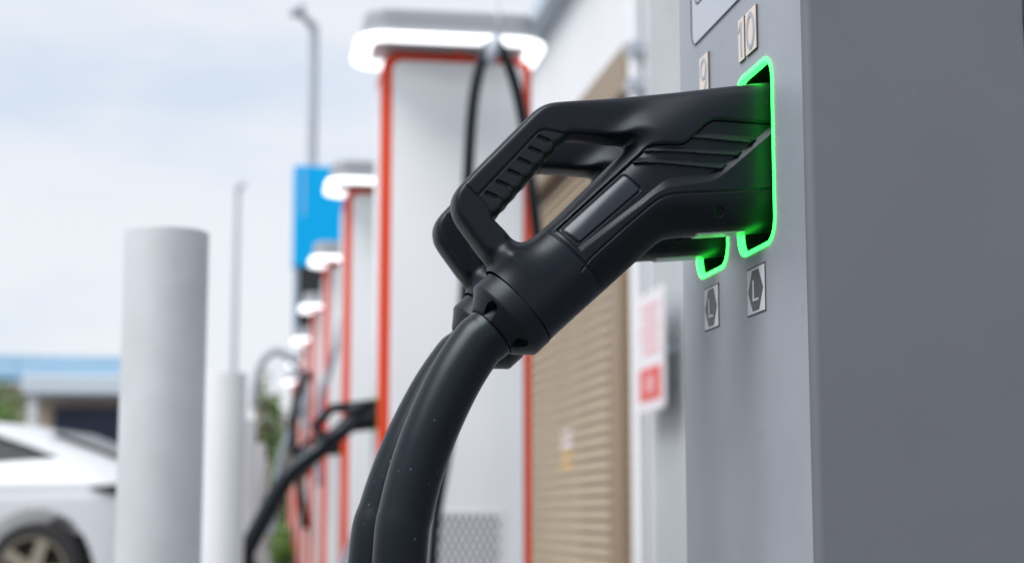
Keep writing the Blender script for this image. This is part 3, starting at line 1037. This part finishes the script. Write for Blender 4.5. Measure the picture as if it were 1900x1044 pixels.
# ================================================================== HANGING CABLES
def hang(label, pts, r, m, hook=None, n=12):
    pts = [Vector(p) for p in pts]
    o = empty('hanging_cable', (pts[0].x, pts[0].y, 0.13), label=label, cat='cable', group='cables hung from the canopies')
    og = Vector(o.location)
    MB().tube([p - og for p in catmull(pts, n)], r, 20).obj('cable', m, o, smooth=True)
    if hook:
        h = Vector(hook) - og
        MB().lathe([(0.014, 0.0), (0.024, 0.012), (0.030, 0.05), (0.024, 0.085), (0.012, 0.105)], 24, h, (0.35, 0, 1)).obj('cable_clamp', M_GALV, o, smooth=40)
        MB().tube([h + Vector((0.035, 0, 0.09)), h + Vector((0.035, 0.0, 0.22))], 0.006, 12).obj('hanger', M_GALV, o, smooth=True)
    return o


YH = CY0 - 0.275
hk = at(905, 118, YH)
hang('black cable hanging from the clamp on the nearest white post', [at(800, 1060, YH), at(810, 950, YH), at(838, 780, YH), at(862, 540, YH), at(868, 340, YH), at(878, 190, YH), at(897, 105, YH), at(915, 82, YH),
     at(936, 102, YH), at(958, 165, YH), at(975, 250, YH), at(990, 380, YH), at(1000, 470, YH + 0.12), at(1002, 560, YH + 0.35), at(994, 640, YH + 0.5)], 0.0195, M_CABLE, (hk.x, hk.y, hk.z))
Y2 = CY0 + CSP * 2 - 0.15
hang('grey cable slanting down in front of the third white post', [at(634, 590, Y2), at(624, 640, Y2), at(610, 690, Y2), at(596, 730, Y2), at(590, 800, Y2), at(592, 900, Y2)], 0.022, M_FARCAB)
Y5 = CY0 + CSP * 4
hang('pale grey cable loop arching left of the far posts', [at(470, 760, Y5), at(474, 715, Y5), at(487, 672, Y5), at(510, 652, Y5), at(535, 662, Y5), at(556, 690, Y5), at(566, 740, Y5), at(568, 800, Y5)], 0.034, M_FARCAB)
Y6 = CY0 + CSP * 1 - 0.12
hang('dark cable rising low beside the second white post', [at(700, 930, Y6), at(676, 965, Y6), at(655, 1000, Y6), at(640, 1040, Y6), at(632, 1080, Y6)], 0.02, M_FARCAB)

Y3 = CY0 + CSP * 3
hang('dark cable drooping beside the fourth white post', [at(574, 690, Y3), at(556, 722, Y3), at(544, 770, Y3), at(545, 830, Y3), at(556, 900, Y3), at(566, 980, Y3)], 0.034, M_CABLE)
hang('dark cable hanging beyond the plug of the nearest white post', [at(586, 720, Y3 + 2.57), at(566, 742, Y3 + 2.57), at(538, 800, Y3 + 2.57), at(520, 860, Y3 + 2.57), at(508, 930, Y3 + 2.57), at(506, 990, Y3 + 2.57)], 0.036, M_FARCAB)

# ================================================================== SHED ON THE RIGHT: white wall, tan shutters
XW = 2.4


def wy(px, py=955):
    return on_x(px, py, XW).y


bd = empty('shed_building', (XW, 12, 0), label='white walled shed with tan roller shutters behind the posts', cat='building')
BO = Vector(bd.location)


def bbox(name, m, x0, x1, y0, y1, z0, z1, parent=None, bevel=0.0):
    return MB().box(x0 - BO.x, x1 - BO.x, y0 - BO.y, y1 - BO.y, z0 - BO.z, z1 - BO.z).obj(name, m, parent or bd, bevel=bevel)


z_door = on_x(1172, 88, XW).z
z_roof = on_x(1040, 18, XW).z
y_p0, y_p1 = wy(1216), wy(1181)                  # pillar
y_m0, y_m1 = wy(1157), wy(1134)                  # post between the shutters
y_end = 25.0
bbox('lintel_wall', M_WALLW, XW, XW + 0.3, y_p1 + 0.002, y_end, z_door + 0.03, z_roof)
bbox('pillar', M_WALLW, XW - 0.012, XW + 0.3, y_p0, y_p1, 0.0, z_roof - 0.002, bevel=0.01)
bbox('end_wall', M_WALLW, XW, XW + 0.3, 21.0, y_end, 0.0, z_door + 0.028)
bbox('panel_wall', M_WALLG, XW - 0.02, XW + 0.3, 3.4, y_p0 - 0.002, 0.0, z_roof - 0.004)
bbox('rear_wall', M_WALLW, XW + 0.301, XW + 5.0, 3.4, y_end, 0.0, z_roof - 0.3)
bbox('gutter', M_GUTTER, XW - 0.16, XW - 0.001, y_p1 + 0.05, y_end, z_roof - 0.02, z_roof + 0.16, bevel=0.02)
bbox('roof_sheet', M_GUTTER, XW - 0.002, XW + 5.0, 3.4, y_end, z_roof + 0.01, z_roof + 0.06)
bbox('shutter_box', M_TANF, XW - 0.05, XW + 0.06, y_p1 + 0.003, 20.99, z_door - 0.28, z_door + 0.029, bevel=0.01)
bbox('shutter_post', M_TANF, XW - 0.015, XW + 0.12, y_m0, y_m1, 0.0, z_door - 0.281, bevel=0.006)
pitch = 0.086
ns = int((z_door - 0.30) / pitch)
for ya, yb in ((y_p1 + 0.004, y_m0 - 0.004), (y_m1 + 0.004, 20.98)):
    sh = MB().box(XW + 0.085 - BO.x, XW + 0.10 - BO.x, ya - BO.y, yb - BO.y, -BO.z, z_door - 0.29 - BO.z).obj('roller_shutter', M_TANF, bd)
    pr = [(0.0, 0.002), (-0.034, 0.004), (-0.040, 0.014), (-0.026, 0.048), (-0.004, 0.083), (0.0, 0.084)]
    sm = MB().prism([(x, z) for x, z in pr], ya, yb, 'y').mesh('slat', 50)
    for i in range(ns):
        s = link('slat', sm, M_SLAT, sh)
        s.location = (XW + 0.084 - BO.x, -BO.y, i * pitch)
# downpipe with brackets on the pillar
yp = wy(1206)
dp = MB().tube([(XW - 0.065 - BO.x, yp - BO.y, 0.05), (XW - 0.065 - BO.x, yp - BO.y, z_roof - 0.1)], 0.042, 20).obj('downpipe', M_WALLW, bd, smooth=35)
for py in (66, 136):
    z = on_x(1200, py, XW - 0.065).z
    MB().box(XW - 0.115 - BO.x, XW - 0.0125 - BO.x, yp - 0.07 - BO.y, yp + 0.07 - BO.y, z - 0.04, z + 0.04).obj('pipe_bracket', M_GALV, dp, bevel=0.006)
for px, py in ((1232, 665), (1238, 722), (1214, 720)):
    q = on_x(px, py, XW - 0.02)
    MB().lathe([(0.045, 0.0), (0.04, 0.02), (0.0, 0.024)], 20, (q.x - BO.x, q.y - BO.y, q.z), (-1, 0, 0)).obj('bolt_cap', M_GALV, bd, smooth=40)

# red and white sign on the pillar
XSG = XW - 0.13
sy0, sy1 = on_x(1235, 650, XSG).y, on_x(1186, 650, XSG).y
sz1, sz0 = on_x(1210, 540, XSG).z, on_x(1210, 762, XSG).z
sg = empty('wall_sign', (XSG, (sy0 + sy1) / 2, sz0), label='white and red notice sign mounted by the tan shutter', cat='sign')
SO = Vector(sg.location)


def sbox(name, m, y0, y1, z0, z1, d0, d1, r=0.0):
    mb = MB()
    if r: mb.prism(rrect(y0, y1, z0, z1, r, 5), -d1, -d0, 'x')
    else: mb.box(-d1, -d0, y0, y1, z0, z1)
    return mb.obj(name, m, sg)


hw, hh = (sy1 - sy0) / 2, sz1 - sz0
sbox('sign_plate', M_SWHITE, -hw, hw, 0, hh, 0.0, 0.012, 0.04)
sbox('red_field', M_SRED, -hw * 0.80, hw * 0.80, hh * 0.09, hh * 0.36, 0.012, 0.014)
sbox('white_lettering', M_SPINK, -hw * 0.34, hw * 0.34, hh * 0.15, hh * 0.30, 0.014, 0.0155)
for i, f in enumerate((0.86, 0.77, 0.68, 0.59, 0.50)):
    sbox('red_lettering', M_SPINK, -hw * (0.72 - 0.08 * (i % 2)), hw * (0.7 - 0.1 * ((i + 1) % 3)), hh * (f - 0.02), hh * (f + 0.025), 0.012, 0.0135)
for s_ in (-1, 1):
    MB().box(-0.001, XW - 0.012 - XSG, s_ * hw * 0.5 - 0.02, s_ * hw * 0.5 + 0.02, hh * 0.5 - 0.02, hh * 0.5 + 0.02).obj('stand_off', M_GALV, sg)

# small notice on the shutter
q = on_x(1052, 838, XW + 0.06)
nt = empty('shutter_notice', q, label='small white and yellow notice on the tan roller shutter', cat='notice')
MB().prism(rrect(-0.22, 0.22, 0.0, 0.16, 0.03, 5), -0.004, 0.0, 'x').obj('white_half', M_SWHITE, nt)
MB().prism(rrect(-0.22, 0.22, -0.16, -0.002, 0.03, 5), -0.004, 0.0, 'x').obj('yellow_half', M_YELL, nt)

# ================================================================== PYLON SIGN AND STREET LAMPS
YP = 27.0


def pbox(px0, px1, py0, py1, Y, th, m, name, parent, bevel=0.0):
    a, b = at(px0, py1, Y), at(px1, py0, Y)
    o = Vector(parent.location)
    return MB().box(a.x - o.x, b.x - o.x, Y - o.y, Y + th - o.y, a.z - o.z, b.z - o.z).obj(name, m, parent, bevel=bevel)


b = at(590, 955, YP)
py_ = empty('pylon_sign', (b.x, YP, 0), label='tall blue and black pylon sign beyond the white posts', cat='sign')
pbox(543, 640, 309, 494, YP, 0.35, M_BLUE, 'blue_panel', py_, 0.02)
pbox(551.6, 638, 494.5, 628, YP + 0.02, 0.3, M_SBLACK, 'black_panel', py_, 0.02)
pbox(545, 551.5, 494, 622, YP + 0.01, 0.32, M_SNAVY, 'blue_edge', py_)
pbox(562, 565, 316, 400, YP - 0.012, 0.011, M_SWHITE, 'pale_stripe', py_)
MB().box(-0.12, 0.12, 0.06, 0.26, 0, at(590, 622, YP).z).obj('post', M_GALV, py_)


def lamp(px, py_top, Y, r, arm, label):
    t_ = at(px, py_top, Y)
    o = empty('street_lamp', (t_.x, Y, 0), label=label, cat='street lamp')
    MB().lathe([(r * 2.0, 0), (r * 2.0, 0.5), (r * 1.25, 0.6), (r * 0.85, t_.z)], 20).obj('pole', M_GALV, o, smooth=35)
    e = at(*arm, Y)
    d = Vector((e.x - t_.x, -0.2, e.z - t_.z))
    top = Vector((0, 0, t_.z - 0.05))
    MB().tube([top, top + d * 0.35, top + d * 0.7], [r * 0.8, r * 0.7, r * 0.6], 14).obj('arm', M_GALV, o, smooth=True)
    h0, h1 = top + d * 0.62, top + d * 1.08
    ax = (h1 - h0)
    MB().lathe([(0.02, 0), (r * 1.5, ax.length * 0.2), (r * 1.7, ax.length * 0.6), (r * 0.9, ax.length * 0.95), (0.01, ax.length)], 16, h0, ax).obj('lamp_head', M_GALV, o, smooth=True)
    return o


lamp(583, 48, 36, 0.115, (546, 14), 'tall grey street lamp rising behind the blue pylon sign')
lamp(441, 352, 60, 0.10, (449, 340), 'slim far street lamp above the white bollards')

# ================================================================== FAR BUILDING
YB = 46.0
fb = empty('roadside_building', (-8, YB, 0), label='low beige building with pale awning and blue roof, far left', cat='building')
FO = Vector(fb.location)


def fbx(name, m, px0, px1, py0, py1, Y, dep, bevel=0.0, xl=None, zl=None):
    a, c = at(px0, py1, Y), at(px1, py0, Y)
    x0 = a.x if xl is None else xl
    z0 = a.z if zl is None else zl
    return MB().box(x0 - FO.x, c.x - FO.x, Y - FO.y, Y + dep - FO.y, z0, c.z).obj(name, m, fb, bevel=bevel)


xl = at(45, 800, YB).x
fbx('wall', M_BEIGE, 60, 345, 728, 900, YB + 0.6, 9.0, zl=0.0)
fbx('awning', M_AWN, 40, 350, 697, 730, YB - 1.2, 1.79, 0.05)
fbx('column', M_WALLW, 45, 70, 731, 900, YB - 0.9, 0.4, zl=0.0)
fbx('door_opening', M_NAVY, 96, 330, 757, 900, YB + 0.4, 0.19, zl=0.0)
rf = MB()
a, c = at(-60, 704, 60), at(345, 655, 60)
x0, x1 = -24.0, c.x
rf.add([(x0 - FO.x, 58 - FO.y, a.z), (x1 - FO.x, 58 - FO.y, a.z), (x1 - FO.x, 66 - FO.y, c.z + 0.4), (x0 - FO.x, 66 - FO.y, c.z + 0.4)], [(0, 1, 2, 3)])
rf.add([(x0 - FO.x, 58.0 - FO.y, a.z - 0.25), (x1 - FO.x, 58.0 - FO.y, a.z - 0.25), (x1 - FO.x, 66 - FO.y, c.z + 0.15), (x0 - FO.x, 66 - FO.y, c.z + 0.15)], [(0, 1, 2, 3)])
rf.add([(x0 - FO.x, 57.99 - FO.y, a.z - 0.25), (x1 - FO.x, 57.99 - FO.y, a.z - 0.25), (x1 - FO.x, 57.99 - FO.y, a.z), (x0 - FO.x, 57.99 - FO.y, a.z)], [(0, 1, 2, 3)])
rf.obj('roof', M_ROOFB, fb)
MB().box(x0 - FO.x, x1 - FO.x, 58.6 - FO.y, 66 - FO.y, 0, a.z - 0.26).obj('rear_wall', M_BEIGE, fb)

# ================================================================== PLANTS
def plant(name, loc, rx, ry, rz, n, leaf, seed, label, cat, mats, w, squash=1.0, trunk=0.08):
    rng = random.Random(seed)
    o = empty(name, loc, label=label, cat=cat)
    m = MB()
    cl_ = []
    for i in range(max(10, n // 55)):
        while True:
            p = Vector((rng.uniform(-1, 1), rng.uniform(-1, 1), rng.uniform(-1, 1)))
            if p.length < 1: break
        cl_.append((p, rng.uniform(0.22, 0.42), rng.choices(range(len(mats)), w)[0]))
    for i in range(n):
        c_, s_, mi = rng.choice(cl_)
        p = c_ + Vector((rng.gauss(0, 1), rng.gauss(0, 1), rng.gauss(0, 1))) * s_ * 0.55
        P = Vector((p.x * rx, p.y * ry, rz * (1.12 + p.z)))
        if P.z < 0.03: continue
        a = Vector((rng.gauss(0, 1), rng.gauss(0, 1), rng.gauss(0, 1))).normalized()
        b_2 = a.orthogonal().normalized()
        l_ = leaf * rng.uniform(0.6, 1.3)
        m.mi = mi
        m.add([P - a * l_, P + b_2 * l_ * 0.45, P + a * l_, P - b_2 * l_ * 0.45], [(0, 1, 2, 3)])
    m.obj('crown', mats, o)
    tr = MB()
    H = rz * 1.5
    tr.tube([(0, 0, 0), (0.02, 0, H * 0.4), (-0.03, 0.03, H)], [trunk, trunk * 0.75, trunk * 0.3], 10)
    for i in range(4):
        an = i * 1.7
        tr.tube([(0, 0, H * (0.3 + 0.1 * i)), (rx * 0.5 * math.cos(an), ry * 0.5 * math.sin(an), H * (0.6 + 0.12 * i))], [trunk * 0.5, trunk * 0.15], 8)
    tr.obj('trunk', M_BARK, o, smooth=True)
    return o


p = at(6, 955, 38)
plant('tree', (p.x - 1.35, 38, 0), 1.5, 1.4, 1.6, 3600, 0.13, 3, 'dense green tree at the far left behind the white car', 'tree', M_LEAF, (6, 3, 0.6))
p = at(-60, 955, 52)
plant('tree', (p.x - 0.6, 52, 0), 2.6, 1.8, 2.2, 3600, 0.16, 8, 'broad dark tree at the far left edge by the building', 'tree', M_LEAF, (4, 5, 0.6))
p = at(500, 955, 27)
plant('shrub', (p.x - 0.02, 28, 0), 0.36, 0.5, 1.25, 2000, 0.075, 5, 'green and brown shrub rising behind the white bollards', 'shrub', M_LEAF, (5, 3, 3.2), trunk=0.04)
p = at(528, 955, 24)
plant('shrub', (p.x, 25, 0), 0.22, 0.4, 0.75, 1400, 0.065, 6, 'low shrub with brown leaves beside the far posts', 'shrub', M_LEAF, (4, 3, 2.5), trunk=0.03)
p = at(530, 955, 18)
plant('shrub', (p.x, 19.0, 0.0), 0.13, 0.3, 0.26, 900, 0.045, 7, 'small green shrub at the foot of the far posts', 'shrub', M_LEAF, (5, 3, 1), trunk=0.02)
# ================================================================== CARS
def make_car(seed_name):
    """Side view x: tail at +, nose at -; origin on the ground under the rear axle."""
    o = empty('parked_car', (0, 0, 0))
    out = [(0.98, 0.32), (1.00, 0.55), (0.99, 0.90), (0.93, 1.00), (0.62, 1.11), (0.30, 1.24), (0.0, 1.355), (-0.35, 1.435), (-0.8, 1.48), (-1.3, 1.49), (-1.75, 1.46), (-2.25, 1.30), (-2.75, 1.06), (-3.05, 0.98), (-3.45, 0.90), (-3.68, 0.76), (-3.76, 0.52), (-3.72, 0.28),
           (-3.55, 0.20), (-3.20, 0.20)]

    def arch(cx):
        return [(cx - 0.43 * math.cos(R(a)), 0.36 + 0.43 * math.sin(R(a))) for a in range(-20, 201, 11)]
    out += arch(-2.82) + [(-2.38, 0.19), (-0.45, 0.19)] + arch(0.0) + [(0.44, 0.22), (0.85, 0.24)]
    r2 = Relief((-3.85, 0.12), (1.08, 1.52), 0.022)
    sd = r2.sdf(out)
    De = np.maximum(-sd, 0)
    Ug2, Vg2 = r2.P[:, 0].reshape(r2.shape), r2.P[:, 1].reshape(r2.shape)
    Tt = 0.905 - 0.30 * sstep(0.90, 1.45, Vg2) - 0.16 * sstep(0.2, 1.0, Ug2) ** 2 - 0.2 * sstep(-2.9, -3.76, Ug2) ** 2
    ac = np.minimum(np.hypot(Ug2, Vg2 - 0.345), np.hypot(Ug2 + 2.82, Vg2 - 0.345))
    Dr = np.where((ac < 0.72) & (Vg2 < 0.98) & (np.abs(Ug2) < 0.85), 1.0, De)
    Dr = np.where((ac < 0.62) & (Vg2 < 0.80), 1.0, Dr)
    h_, s2 = r2.profile(np.minimum(De * 6, 1.0) * 0 + np.minimum(Dr, 1.0), Tt, 0.16, 2.4)
    h_ = r2.blur(h_, (sd < 0).astype(float), 0.02)
    h_ = h_ - 0.012 * np.exp(-(r2.dist([(0.45, 0.93), (-3.3, 0.86)]) / 0.03) ** 2)
    dg_ = r2.dist([(-0.55, 0.30), (-0.62, 0.95)])
    h_ = h_ - 0.01 * np.exp(-(np.minimum(dg_, r2.dist([(-1.55, 0.28), (-1.60, 0.95)])) / 0.018) ** 2)
    bme = r2.build('body', sd, h_, De, s2, True, rim=0.03)
    link('body', bme, M_CAR, o)
    # the floor of the body between the wheels
    MB().box(-3.3, 0.8, -0.62, 0.62, 0.21, 0.62).obj('underbody', M_SBLACK, o)
    for nm, poly in (('side_window', [(0.12, 1.165), (-0.12, 1.25), (-0.45, 1.35), (-0.72, 1.395), (-0.75, 1.11)]), ('side_window', [(-0.80, 1.11), (-0.77, 1.40), (-1.30, 1.425), (-1.56, 1.415), (-1.56, 1.08)]),
                     ('side_window', [(-1.61, 1.08), (-1.61, 1.41), (-1.80, 1.37), (-2.15, 1.23), (-2.50, 1.05), (-2.45, 1.02)])):
        sw = r2.sdf(poly)
        for y_ in (-1, 1):
            me = r2.build(nm, sw, h_ + 0.004, None, None, False)
            if y_ == 1:
                co = np.empty(len(me.vertices) * 3); me.vertices.foreach_get('co', co); co[1::3] *= -1; me.vertices.foreach_set('co', co)
                me.flip_normals()
            link(nm, me, M_GLASS, o)
    for y_ in (-1, 1):
        tl = r2.sdf([(0.985, 0.89), (0.98, 0.985), (0.62, 0.985), (0.34, 0.945), (0.60, 0.90)])
        me = r2.build('tail_lamp', tl, h_ + 0.02, None, None, False)
        if y_ == 1:
            co = np.empty(len(me.vertices) * 3); me.vertices.foreach_get('co', co); co[1::3] *= -1; me.vertices.foreach_set('co', co)
            me.flip_normals()
        link('tail_lamp', me, M_TAIL, o)
        MB().box(-0.72, -0.52, y_ * 0.905 - 0.012, y_ * 0.905 + 0.012, 0.82, 0.845).obj('door_handle', M_CHROME, o, bevel=0.008)
    # rear and front screens
    MB().add([(0.62, -0.48, 1.125), (0.62, 0.48, 1.125), (-0.10, 0.48, 1.395), (-0.10, -0.48, 1.395)], [(0, 1, 2, 3)]).obj('rear_screen', M_GLASS, o)
    MB().add([(-2.68, -0.56, 1.115), (-2.68, 0.56, 1.115), (-1.92, 0.50, 1.42), (-1.92, -0.50, 1.42)], [(0, 1, 2, 3)]).obj('windscreen', M_GLASS, o)
    tyre = MB().lathe([(0.235, -0.11), (0.33, -0.115), (0.352, -0.08), (0.355, 0.0), (0.352, 0.08), (0.33, 0.115), (0.235, 0.11)], 56, (0, 0, 0), (0, 1, 0), None, False).mesh('tyre', 40)
    rim = MB()
    rim.lathe([(0.255, -0.116), (0.252, -0.122), (0.235, -0.118), (0.225, -0.05), (0.225, 0.1)], 48, (0, 0, 0), (0, 1, 0), None, False)
    for i in range(5):
        a = 2 * math.pi * i / 5 + 0.31
        d = Vector((math.sin(a), 0, math.cos(a)))
        s = Vector((math.cos(a), 0, -math.sin(a)))
        y1_, y2_ = Vector((0, -0.118, 0)), Vector((0, -0.08, 0))
        q = [d * 0.03 - s * 0.05, d * 0.03 + s * 0.05, d * 0.235 + s * 0.042, d * 0.235 - s * 0.042]
        rim.add([x + y1_ for x in q] + [x + y2_ for x in q], [(0, 1, 2, 3), (7, 6, 5, 4), (0, 4, 5, 1), (1, 5, 6, 2), (2, 6, 7, 3), (3, 7, 4, 0)])
    rim.lathe([(0.055, -0.124), (0.06, -0.118), (0.06, -0.08)], 20, (0, 0, 0), (0, 1, 0))
    rimm = rim.mesh('rim', 30)
    disc = MB().lathe([(0.0, -0.045), (0.2, -0.045), (0.2, -0.02), (0.0, -0.02)], 32, (0, 0, 0), (0, 1, 0)).mesh('brake_disc', 30)
    for x in (0.0, -2.82):
        for y_ in (-1, 1):
            w = link('wheel', tyre, M_TYRE, o)
            w.location = (x, y_ * 0.80, 0.355)
            w.rotation_euler = (0, 0, 0 if y_ < 0 else math.pi)
            link('rim', rimm, M_RIM, w)
            link('brake_disc', disc, M_RIMD, w)
    return o


car = make_car('sedan')
wc = at(70, 1050, 12.0)
car.location = (wc.x + 0.20, 12.75, 0)
car.rotation_euler = (0, 0, R(-15))
car.scale = (0.95, 0.95, 0.95)
prop(car, 'white car side on at the far left with dark rear window and alloy wheel', 'car', 'white parked cars')
car2 = copy_tree(car)
car2.location = (-1.45, 16.2, 0)
car2.rotation_euler = (0, 0, R(-93))
car2['label'] = 'second white car parked behind the first, only its roof showing'
